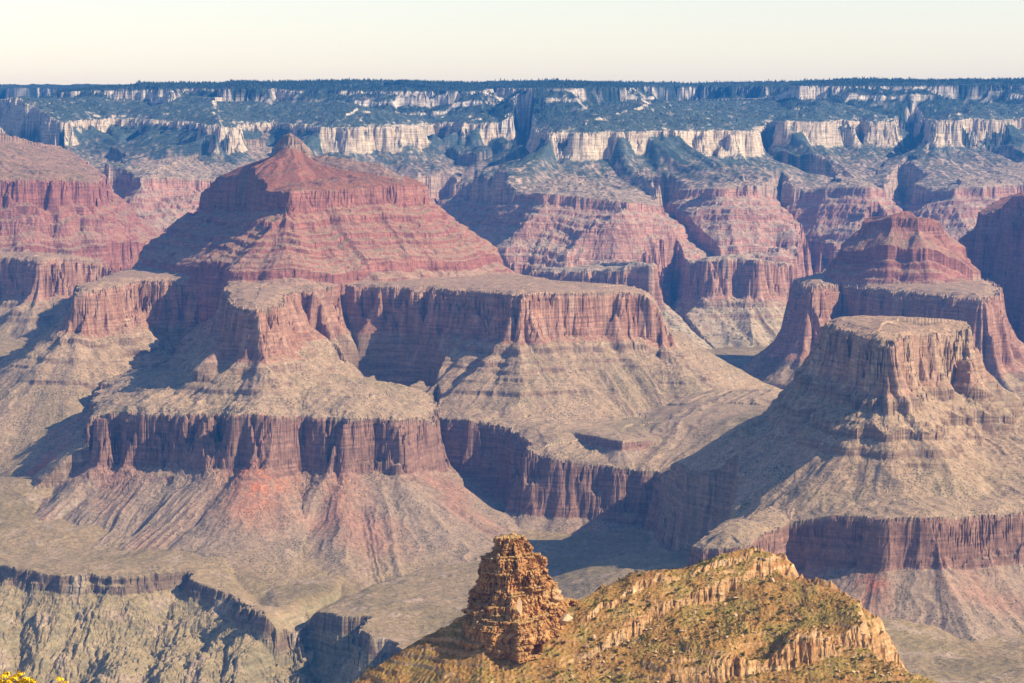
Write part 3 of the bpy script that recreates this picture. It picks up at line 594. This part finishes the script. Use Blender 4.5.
# the knobby rock tower on the end of the ridge: beds of jointed blocks
TY = 1858.0
def tower():
    r = np.random.RandomState(5)
    prof = [(537, 500, 522), (554, 493, 530), (558, 484, 539), (583, 477, 545), (587, 469, 550), (605, 464, 554), (610, 457, 571), (640, 453, 575), (720, 455, 576)]
    pv = np.array(prof, float)
    ztop = slope_v(537) * TY; zbot = slope_v(706) * TY
    K = 132
    th = np.arange(K) / K * 2 * np.pi
    verts, faces, cols = [], [], []
    z = zbot; g = 0; beds = []
    while z < ztop - .4:
        t = min(r.choice([.7, 1.1, 1.6, 2.3, 3.6, 5.0], p=[.08, .12, .18, .22, .22, .18]), ztop - z); beds.append((z, z + t)); z += t
    # joints: blocks of angle that keep their offset through several beds
    def cells(n, amp, rr):
        e = np.sort(rr.rand(n)) * 2 * np.pi; val = rr.randn(n) * amp
        return val[np.searchsorted(e, th) % n]
    big = cells(9, .11, r); mid = cells(20, .08, r)
    for bi_, (z0, z1) in enumerate(beds):
        if r.rand() < .10: big = cells(9, .11, r)
        if r.rand() < .2: mid = cells(20, .08, r)
        if bi_ == 0 or r.rand() < .22: small = cells(46, .026, r)
        v = 130 - (z0 + z1) / 2 / TY * F + 0.0
        if bi_ == 0: offs = cells(9, 1, r)
        if r.rand() < .12: offs = .5 * offs + .7 * cells(9, 1, r)
        vv = np.interp((z0 + z1) / 2, [slope_v(k) * TY for k in pv[::-1, 0]], pv[::-1, 0])
        taper = min(1, (vv - 537) / 18)
        vo = np.clip(vv + 6 * taper * offs, 538, 720)
        lu = np.interp(vo, pv[:, 0], pv[:, 1]); ru = np.interp(vo, pv[:, 0], pv[:, 2])
        cx = ((np.interp(vv, pv[:, 0], pv[:, 1]) + np.interp(vv, pv[:, 0], pv[:, 2])) / 2 - 512) / F * TY
        rx = np.where(np.cos(th) > 0, (ru - 512) / F * TY - cx, cx - (lu - 512) / F * TY) * .5 + (ru - lu) / 2 / F * TY * .5
        ry = rx * .95
        # a step back and a recess in the face that looks at the canyon rim
        fr = np.cos(th + math.pi / 2)                  # +1 toward the viewer
        cut = 1 - .10 * sstep(.2, .9, np.cos(th + math.pi / 2 + .5)) * (1 if 578 < vv < 602 else 0)
        wide = 1 + (.16 * sstep(-.1, .9, fr) * sstep(598, 630, vv))
        f_ = (1 + big + mid + small + r.randn() * .006) * cut * wide
        tr = th + .80
        sq = 1 / np.maximum(np.abs(np.cos(tr)) ** 3.4 + np.abs(np.sin(tr)) ** 3.4, 1e-6) ** (1 / 3.4)
        X_ = cx + np.cos(th) * rx * f_ * sq * .90; Y_ = TY + rx * .2 + np.sin(th) * ry * f_ * sq * .82
        b0 = len(verts); bev = min(.22, (z1 - z0) * .25)
        sh = 1 - bev / np.maximum(rx, 2)
        tilt = (X_ - cx) * .05
        for s_, zz in ((sh, z0), (1, z0 + bev), (1, z1 - bev), (sh, z1)):
            for k in range(K):
                sk = s_ if np.isscalar(s_) else s_[k]; verts.append((cx + (X_[k] - cx) * sk, TY + (Y_[k] - TY) * sk, zz + tilt[k] + r.randn() * .05))
        for a in range(3):
            for k in range(K):
                k2 = (k + 1) % K; faces.append((b0 + a * K + k, b0 + a * K + k2, b0 + (a + 1) * K + k2, b0 + (a + 1) * K + k))
        for ring, flip in ((0, True), (3, False)):
            ci = len(verts); rr0 = b0 + ring * K
            verts.append((cx, TY + float(rx.mean()) * .2, z1 if not flip else z0))
            for k in range(K):
                k2 = (k + 1) % K
                faces.append((rr0 + k, rr0 + k2, ci, ci) if not flip else (rr0 + k2, rr0 + k, ci, ci))
        base = np.array((.47, .25, .105)) * r.uniform(.68, 1.22) * np.array((1, r.uniform(.9, 1.14), r.uniform(.8, 1.3)))
        n_ = len(verts) - b0
        cc = np.repeat(base[None], n_, 0)
        cc[3 * K:4 * K] = (.44, .31, .12); cc[4 * K:] = (.42, .31, .12)
        cols.append(cc)
    V_ = np.array(verts); Fq = np.array(faces)
    me = bpy.data.meshes.new('tower_blocks')
    me.from_pydata(V_.tolist(), [], [tuple(dict.fromkeys(f)) for f in faces]); me.update()
    tmp = bpy.data.objects.new('tower_blocks', me); scene.collection.objects.link(tmp)
    md = tmp.modifiers.new('remesh', 'REMESH'); md.mode = 'VOXEL'; md.voxel_size = .62 * Q; md.use_smooth_shade = False
    me2 = bpy.data.meshes.new_from_object(tmp.evaluated_get(bpy.context.evaluated_depsgraph_get()))
    bpy.data.objects.remove(tmp); bpy.data.meshes.remove(me)
    me2.name = 'rock_tower'
    n_ = len(me2.vertices); co = np.empty(n_ * 3, np.float32); me2.vertices.foreach_get('co', co); co = co.reshape(-1, 3)
    no = np.empty(n_ * 3, np.float32); me2.vertices.foreach_get('normal', no); no = no.reshape(-1, 3)
    a_, b_, c_ = co.T
    rgn = lambda k: 1 - 2 * np.abs(k)
    tw = np.arctan2(b_ - TY - 9, a_ - 2) * 36
    dsp = (1.5 * np.round(2.2 * pn(tw / 10, c_ / 17, 301)) + .8 * np.round(2.2 * pn(tw / 5, c_ / 7, 311))) * (1 - np.abs(no[:, 2])) + .55 * rgn(pn(a_ / 3.1 + c_ / 4, b_ / 3.1 + c_ / 5, 302)) + .28 * pn(a_ / 1.4 + c_ / 1.7, b_ / 1.4 - c_ / 1.5, 303)
    crk = pn(np.arctan2(b_ - TY - 9, a_ - 2) * 9 + pn(c_ / 9, a_ / 30, 305) * .8, c_ / 34, 304)
    dsp -= 2.2 * 1.4 * np.exp(-(crk / .09) ** 2) * (1 - np.abs(no[:, 2]))
    bedn = pn(c_ / 2.6, a_ / 120, 306); dsp -= .3 * sstep(.25, .5, bedn) * (1 - np.abs(no[:, 2]))
    co = co + no * dsp[:, None]; me2.vertices.foreach_set('co', co.ravel()); me2.update()
    bed = pn(c_ / 4.2, a_ / 90, 307); pat = pn(a_ / 9 + c_ / 14, b_ / 9, 308)
    c = ramp(bed * .5 + .5 + .25 * pat, [(0, (.33, .155, .07)), (.45, (.44, .235, .10)), (.75, (.52, .31, .15)), (1, (.56, .39, .22))])
    c = mix(c, (.40, .27, .12), .7 * sstep(.6, .9, no[:, 2])) * np.array((.88, .86, .80))
    c = np.concatenate([np.clip(c, .02, .8), np.ones((n_, 1))], 1).astype(np.float32)
    for at_ in list(me2.attributes):
        if at_.name == 'Col': me2.attributes.remove(at_)
    a = me2.color_attributes.new('Col', 'FLOAT_COLOR', 'POINT'); a.data.foreach_set('color', c.ravel())
    at = me2.attributes.new('veg', 'FLOAT', 'POINT'); at.data.foreach_set('value', np.full(n_, .38, np.float32))
    me2.materials.clear(); me2.materials.append(rock_material('tower_rock', .8, 1.8, .5, (.07, .075, .025)))
    o = bpy.data.objects.new('rock_tower', me2); scene.collection.objects.link(o)
    tag(o, 'knobby orange brown layered rock tower rising from the left end of the near ridge', 'rock tower')
    return o
TOWER = tower()

# ------------------------------------------------------------------ loose rocks, bushes
import bmesh
def hull_mesh(name, seed, mat, flat=.7):
    r = np.random.RandomState(seed); bm = bmesh.new()
    for i in range(16):
        d = r.randn(3); d /= np.linalg.norm(d); d *= r.uniform(.8, 1.0)
        bm.verts.new((d[0] * .5, d[1] * .5 * r.uniform(.8, 1.1), d[2] * .5 * flat + flat * .42))
    bmesh.ops.convex_hull(bm, input=bm.verts)
    for v in [v for v in bm.verts if not v.link_faces]: bm.verts.remove(v)
    me = bpy.data.meshes.new(name); bm.to_mesh(me); bm.free(); me.materials.append(mat); return me
def stone_material(name, c0, c1, sc=1.5):
    m, nt, b = new_mat(name); L = nt.links.new
    geo = N(nt, 'ShaderNodeNewGeometry'); oi = N(nt, 'ShaderNodeObjectInfo')
    no = N(nt, 'ShaderNodeTexNoise'); no.inputs['Scale'].default_value = sc; no.inputs['Detail'].default_value = 5
    L(geo.outputs['Position'], no.inputs['Vector'])
    ad = N(nt, 'ShaderNodeMath', operation='ADD'); L(no.outputs['Fac'], ad.inputs[0]); L(oi.outputs['Random'], ad.inputs[1])
    mr = N(nt, 'ShaderNodeMapRange'); mr.inputs['From Min'].default_value = .3; mr.inputs['From Max'].default_value = 1.6; L(ad.outputs[0], mr.inputs['Value'])
    mx = N(nt, 'ShaderNodeMix', data_type='RGBA'); L(mr.outputs[0], mx.inputs[0]); mx.inputs[6].default_value = (*c0, 1); mx.inputs[7].default_value = (*c1, 1)
    L(mx.outputs[2], b.inputs['Base Color'])
    return m
M_STONE = stone_material('orange_stone', (.28, .15, .07), (.56, .41, .26), .8)
M_LEAF = stone_material('dark_bush', (.035, .045, .014), (.10, .105, .03), .9)
M_LEAF2 = stone_material('olive_bush', (.08, .085, .022), (.17, .15, .045), .9)
def bush_mesh(name, seed, mat):
    """a low dome of leaf sprays on a few stems, one metre across"""
    r = np.random.RandomState(seed); vs, fs = [], []
    lob = [(r.uniform(-.28, .28), r.uniform(-.28, .28), r.uniform(.2, .5), r.uniform(.18, .3)) for _ in range(6)]
    for i in range(90):
        lx, ly, lz, lr = lob[r.randint(len(lob))]
        d = r.randn(3); d /= np.linalg.norm(d); d[2] = abs(d[2]) * .9 - .15
        p = np.array((lx, ly, lz)) + d * lr * r.uniform(.5, 1)
        p[2] = max(p[2], .05)
        t = r.randn(3); t /= np.linalg.norm(t); w = np.cross(t, d); w /= np.linalg.norm(w) + 1e-6; s_ = r.uniform(.06, .13)
        b0 = len(vs); vs += [tuple(p - t * s_), tuple(p + w * s_ * .6), tuple(p + t * s_), tuple(p - w * s_ * .6)]; fs.append((b0, b0 + 1, b0 + 2, b0 + 3))
    for i in range(4):
        a = r.rand() * 6.28; tip = np.array((math.cos(a) * .22, math.sin(a) * .22, .4)); b0 = len(vs)
        vs += [(-.02, 0, -.15), (.02, .02, -.15), (0, -.02, -.15), tuple(tip)]; fs += [(b0, b0 + 1, b0 + 3), (b0 + 1, b0 + 2, b0 + 3), (b0 + 2, b0, b0 + 3)]
    me = bpy.data.meshes.new(name); me.from_pydata(vs, [], fs); me.update(); me.materials.append(mat); return me
BOULD = [hull_mesh('boulder', 100 + i, M_STONE, .55 + .08 * (i % 4)) for i in range(8)]
BUSH = [bush_mesh('shrub', 200 + i, M_LEAF) for i in range(5)] + [bush_mesh('shrub', 220 + i, M_LEAF2) for i in range(4)]
rr = np.random.RandomState(42)
def sample(n, cond):
    out = []
    while len(out) < n:
        u = rr.uniform(470, 955, 4000); v = rr.uniform(545, 690, 4000)
        y = (442 + T30 * 1800) / (T30 - np.array([slope_v(k) for k in v])); x = (u - 512) / F * y
        d, ins, _, _ = polydist(x, y, RIDGE)
        ok = ins & cond(u, v, x, y)
        out += [(a, b) for a, b in zip(x[ok], y[ok])]
    return np.array(out[:n])
def put(name, me, x, y, z, s, label, cat, group, rz=None):
    o = bpy.data.objects.new(name, me); scene.collection.objects.link(o)
    o.location = (x, y, z); o.rotation_euler = (0, 0, rr.rand() * 6.28 if rz is None else rz); o.scale = s
    return tag(o, label, cat, group)
in_tower = lambda x, y: (np.abs(x - 2) < 52) & (np.abs(y - 1862) < 52)
_, E1, E2, _ = None, re1.reshape(RX.shape), re2.reshape(RX.shape), None
def near_band(E, x, y): return E[np.clip(np.searchsorted(fy, y), 0, len(fy) - 1), np.clip(np.searchsorted(fx, x), 0, len(fx) - 1)]
# boulders
def scatter_boulders():
    zones = [('upper', 70, lambda u, v, x, y: (near_band(E1, x, y) < 12) & ~in_tower(x, y), 'blocky tan boulder lying along the pale ledge across the near ridge', 'boulders along the pale ledge', (2.2, 6.2)),
             ('lower', 110, lambda u, v, x, y: (near_band(E1, x, y) > 14) & (u > 600) & (v > 600) & ~in_tower(x, y), 'angular orange boulder on the rubble slope below the pale ledge of the near ridge', 'boulders on the rubble slope', (1.8, 5.4)),
             ('right', 60, lambda u, v, x, y: (u > 770) & (v > 570), 'sunlit tan boulder on the right shoulder of the near ridge', 'boulders on the right shoulder', (1.5, 3.8))]
    for nm, n, cond, lb, gp, (a, b) in zones:
        pts = sample(n, cond); z = ridge_at(pts[:, 0], pts[:, 1])
        for i, (x, y) in enumerate(pts):
            s = a + (b - a) * rr.rand() ** 2
            put('boulder', BOULD[rr.randint(8)], x, y, z[i] - .15 * s, (s * rr.uniform(.8, 1.4), s, s * rr.uniform(.8, 1.25)), lb, 'boulder', gp)
scatter_boulders()
def scatter_shrubs():
    zones = [(90, lambda u, v, x, y: (near_band(E1, x, y) > 5) & (v < 640) & (u < 790) & ~in_tower(x, y), 'small dark bush on the orange grassy crest above the pale ledge', 'bushes on the grassy crest'),
             (160, lambda u, v, x, y: (u > 585) & (v > 600) & ~in_tower(x, y), 'small dark green bush among the rubble of the near ridge slope', 'bushes on the rubble slope'),
             (50, lambda u, v, x, y: (u > 860) | ((u > 540) & (u < 640) & (v > 640)), 'olive bush at the foot of the near ridge by the lower edge of the view', 'bushes at the ridge foot')]
    for n, cond, lb, gp in zones:
        pts = sample(n, cond); z = ridge_at(pts[:, 0], pts[:, 1])
        for i, (x, y) in enumerate(pts):
            s = rr.uniform(2.2, 5.4)
            put('shrub', BUSH[rr.randint(5) if rr.rand() < .65 else 5 + rr.randint(4)], x, y, z[i] - .05, (s, s, s * rr.uniform(.7, 1.05)), lb, 'shrub', gp)
scatter_shrubs()
def on_tower():
    from mathutils.bvhtree import BVHTree
    from mathutils import Vector
    me = TOWER.data; bvh = BVHTree.FromPolygons([v.co[:] for v in me.vertices], [p.vertices[:] for p in me.polygons])
    n = 0
    while n < 95:
        x, y = rr.uniform(-46, 52), rr.uniform(1800, 1875)
        h = bvh.ray_cast(Vector((x, y, -200)), Vector((0, 0, -1)))
        if h[0] is None or h[1].z < .6 or h[0].z < -447: continue
        n += 1; z = h[0].z
        if n % 5 < 3:
            q = rr.uniform(1.4, 2.4) + 2.6 * rr.rand() ** 3
            put('boulder', BOULD[rr.randint(8)], x, y, z - .2 * q, (q * rr.uniform(.8, 1.4), q, q * rr.uniform(.8, 1.4)), 'orange brown block resting on a ledge of the layered rock tower', 'boulder', 'blocks on the rock tower')
        else:
            q = rr.uniform(1.5, 2.9)
            put('shrub', BUSH[rr.randint(9)], x, y, z - .05, (q, q, q), 'small dark bush growing on a ledge of the layered rock tower', 'shrub', 'bushes on the rock tower')
on_tower()
def tower_rocks():
    cap_z = slope_v(546) * TY
    for u, v, dy, sx, sy, sz, lb in ((510, 545, 6, 21, 17, 9, 'flat orange caprock slab resting on the very top of the rock tower'),
                                     (519, 612, -36, 8, 9, 24, 'upright pale pillar of rock leaning on the shaded face of the rock tower'),
                                     (566, 622, -6, 15, 15, 13, 'big square block on the right shoulder of the rock tower'),
                                     (557, 601, 0, 11, 11, 9, 'rounded block above the big square block on the right shoulder of the rock tower')):
        x = (u - 512) / F * TY; put('rock_block', BOULD[rr.randint(8)], x, TY + dy, slope_v(v) * (TY + dy) - sz * .12, (sx, sy, sz * 1.25), lb, 'rock block', None)
tower_rocks()
def merged(name, meshes, pts, z, sizes, mat, label, cat):
    Vs, Fs = [], []; k = 0
    for i, (x, y) in enumerate(pts):
        me = meshes[i % len(meshes)]
        co = np.empty(len(me.vertices) * 3); me.vertices.foreach_get('co', co); co = co.reshape(-1, 3)
        a = rr.rand() * 6.28; R = np.array(((math.cos(a), -math.sin(a), 0), (math.sin(a), math.cos(a), 0), (0, 0, 1)))
        Vs.append(co @ R.T * sizes[i] + (x, y, z[i])); Fs += [tuple(v + k for v in p.vertices) for p in me.polygons]; k += len(co)
    me = bpy.data.meshes.new(name); me.from_pydata(np.concatenate(Vs).tolist(), [], Fs); me.update(); me.materials.append(mat)
    o = bpy.data.objects.new(name, me); scene.collection.objects.link(o); tag(o, label, cat, kind='stuff')
p = sample(2600, lambda u, v, x, y: (rr.rand(len(u)) < .3 + .7 * (near_band(E1, x, y) < 10)) & ~in_tower(x, y)); merged('rubble', BOULD, p, ridge_at(p[:, 0], p[:, 1]) - .1, rr.uniform(.6, 1.7, len(p)), M_STONE, 'small broken orange stones strewn over the near ridge', 'rubble')
p = sample(1500, lambda u, v, x, y: (pn(x / 25, y / 25, 90) > -.35) & ~in_tower(x, y)); merged('scrub_undergrowth', [bush_mesh('tuft', 300 + i, M_LEAF2) for i in range(3)], p, ridge_at(p[:, 0], p[:, 1]), rr.uniform(1.0, 2.1, len(p)), M_LEAF2, 'low olive scrub and grass tufts covering the near ridge', 'scrub')

# ------------------------------------------------------------------ the rim the photographer stands on, below the frame
def rim_ground():
    ax = axis_(-30, 30, 1.2, 700); ay = np.concatenate([np.arange(-60, 40, 1.2), np.geomspace(41, 1160, 60)])
    X, Y = np.meshgrid(ax, ay); x = X.astype(np.float32); y = Y.astype(np.float32)
    Z_ = np.interp(Y, [-60, -2, 2, 6, 16, 18, 30, 36, 90, 110, 300, 360, 1160], [-1.2, -1.65, -1.75, -2.6, -4.95, -6.5, -16, -60, -95, -190, -330, -480, -1115])
    Z_ = Z_ + .22 * pn(x / 5, y / 5, 95) + .07 * pn(x / 1.1, y / 1.1, 96) + np.clip((Y - 30) / 60, 0, 1) * 9 * pn(x / 40, y / 40, 97) - np.clip(np.abs(X) - 6, 0, 60) * .02
    n1, n2 = X.shape; i = (np.arange(n1 - 1)[:, None] * n2 + np.arange(n2 - 1)[None]).ravel()
    fq = np.stack([i, i + 1, i + n2 + 1, i + n2], -1)
    c = np.zeros(X.shape + (3,)) + (.40, .31, .21)
    o = mesh_from('rim_ground', np.stack([X, Y, Z_], -1).reshape(-1, 3), fq, rock_material('rim_limestone', .25, .6, .1), {'Col': c.reshape(-1, 3), 'veg': np.full(X.size, .2)}, True)
    tag(o, 'pale limestone rim below the viewpoint', 'ground', kind='structure')
    return lambda px, py: float(Z_[np.argmin(abs(ay - py)), np.argmin(abs(ax - px))])
rim_z = rim_ground()
def yellow_bush(x, y, w, top, seed, label):
    """rabbitbrush: woody stems fanning from one root, grey green leaves, heads of yellow flowers on top"""
    r = np.random.RandomState(seed); z0 = rim_z(x, y)
    root = bpy.data.objects.new('yellow_shrub', None); scene.collection.objects.link(root); root.location = (x, y, z0)
    tag(root, label, 'shrub', 'yellow flowering shrubs at the lower left corner')
    H = top - z0; st_v, st_f, fl_v, fl_f, lf_v, lf_f = [], [], [], [], [], []
    def quad(V_, F_, p, n, s1, s2):
        t = np.cross(n, r.randn(3)); t /= np.linalg.norm(t) + 1e-9; b = np.cross(n, t); k = len(V_)
        V_ += [tuple(p - t * s1 - b * s2), tuple(p + t * s1 - b * s2), tuple(p + t * s1 + b * s2), tuple(p - t * s1 + b * s2)]; F_.append((k, k + 1, k + 2, k + 3))
    for i in range(60):
        a = r.rand() * 6.28; ra = w * math.sqrt(r.rand()); h = H * (1 - .35 * (ra / w) ** 2) * r.uniform(.86, 1.0)
        tip = np.array((math.cos(a) * ra, math.sin(a) * ra, h)); k = len(st_v); m_ = tip * .5 + (0, 0, .05 * H)
        for q, rad in ((np.zeros(3), .008), (m_, .005), (tip, .002)):
            for j in range(3): st_v.append((q[0] + rad * math.cos(j * 2.1), q[1] + rad * math.sin(j * 2.1), q[2]))
        for b in range(2):
            for j in range(3): st_f.append((k + b * 3 + j, k + b * 3 + (j + 1) % 3, k + b * 3 + 3 + (j + 1) % 3, k + b * 3 + 3 + j))
        for j in range(14):
            f = r.uniform(.35, .97); p = tip * f; quad(lf_v, lf_f, p + r.randn(3) * .02, np.array((r.randn(), r.randn(), .5)) / 1.3, .004, .022)
        for j in range(26):
            d = r.randn(3); d /= np.linalg.norm(d); d[2] = abs(d[2]) * .6; quad(fl_v, fl_f, tip + d * r.uniform(.008, .032), d / (np.linalg.norm(d) + 1e-6), r.uniform(.004, .009), r.uniform(.004, .009))
    for nm, V_, F_, mat in (('stems', st_v, st_f, M_STEM), ('leaves', lf_v, lf_f, M_SAGE), ('flower_heads', fl_v, fl_f, M_BLOOM)):
        me = bpy.data.meshes.new(nm); me.from_pydata(V_, [], F_); me.update(); me.materials.append(mat)
        o = bpy.data.objects.new(nm, me); scene.collection.objects.link(o); o.parent = root
M_STEM = stone_material('woody_stem', (.16, .11, .06), (.26, .2, .12), 20); M_SAGE = stone_material('sage_leaf', (.09, .13, .04), (.2, .24, .08), 30); M_BLOOM = stone_material('yellow_bloom', (.62, .36, .02), (.8, .56, .05), 25)
for u, v, y, w, sd, lb in ((4, 668, 13.2, .17, 1, 'orange yellow flowering bush in the very lower left corner'), (23, 671, 13.6, .10, 2, 'small yellow flowering bush second from the lower left corner'), (46, 673, 13.9, .17, 3, 'yellow flowering bush farthest right of the three in the lower left corner')):
    yellow_bush((u - 512) / F * y, y, w, slope_v(v) * y, sd, lb)

# ------------------------------------------------------------------ the air
def haze():
    x0, x1, y0, y1, z0, z1 = -9500, 9500, -400, 20500, -1800, 410
    v = np.array([(x, y, z) for x in (x0, x1) for y in (y0, y1) for z in (z0, z1)], float)
    f = np.array([(0, 1, 3, 2), (4, 6, 7, 5), (0, 4, 5, 1), (2, 3, 7, 6), (0, 2, 6, 4), (1, 5, 7, 3)])
    m = bpy.data.materials.new('air'); m.use_nodes = True; nt = m.node_tree
    nt.nodes.remove(nt.nodes['Principled BSDF'])
    pv = nt.nodes.new('ShaderNodeVolumePrincipled')
    pv.inputs['Color'].default_value = (*HAZE_COLOR, 1); pv.inputs['Density'].default_value = HAZE_DENSITY; pv.inputs['Anisotropy'].default_value = .2
    nt.links.new(pv.outputs[0], nt.nodes['Material Output'].inputs['Volume'])
    try: m.cycles.homogeneous_volume = True
    except Exception: pass
    o = mesh_from('haze', v, f, m)
    tag(o, 'blue air haze filling the canyon and veiling the far wall', 'haze', kind='stuff')
haze()
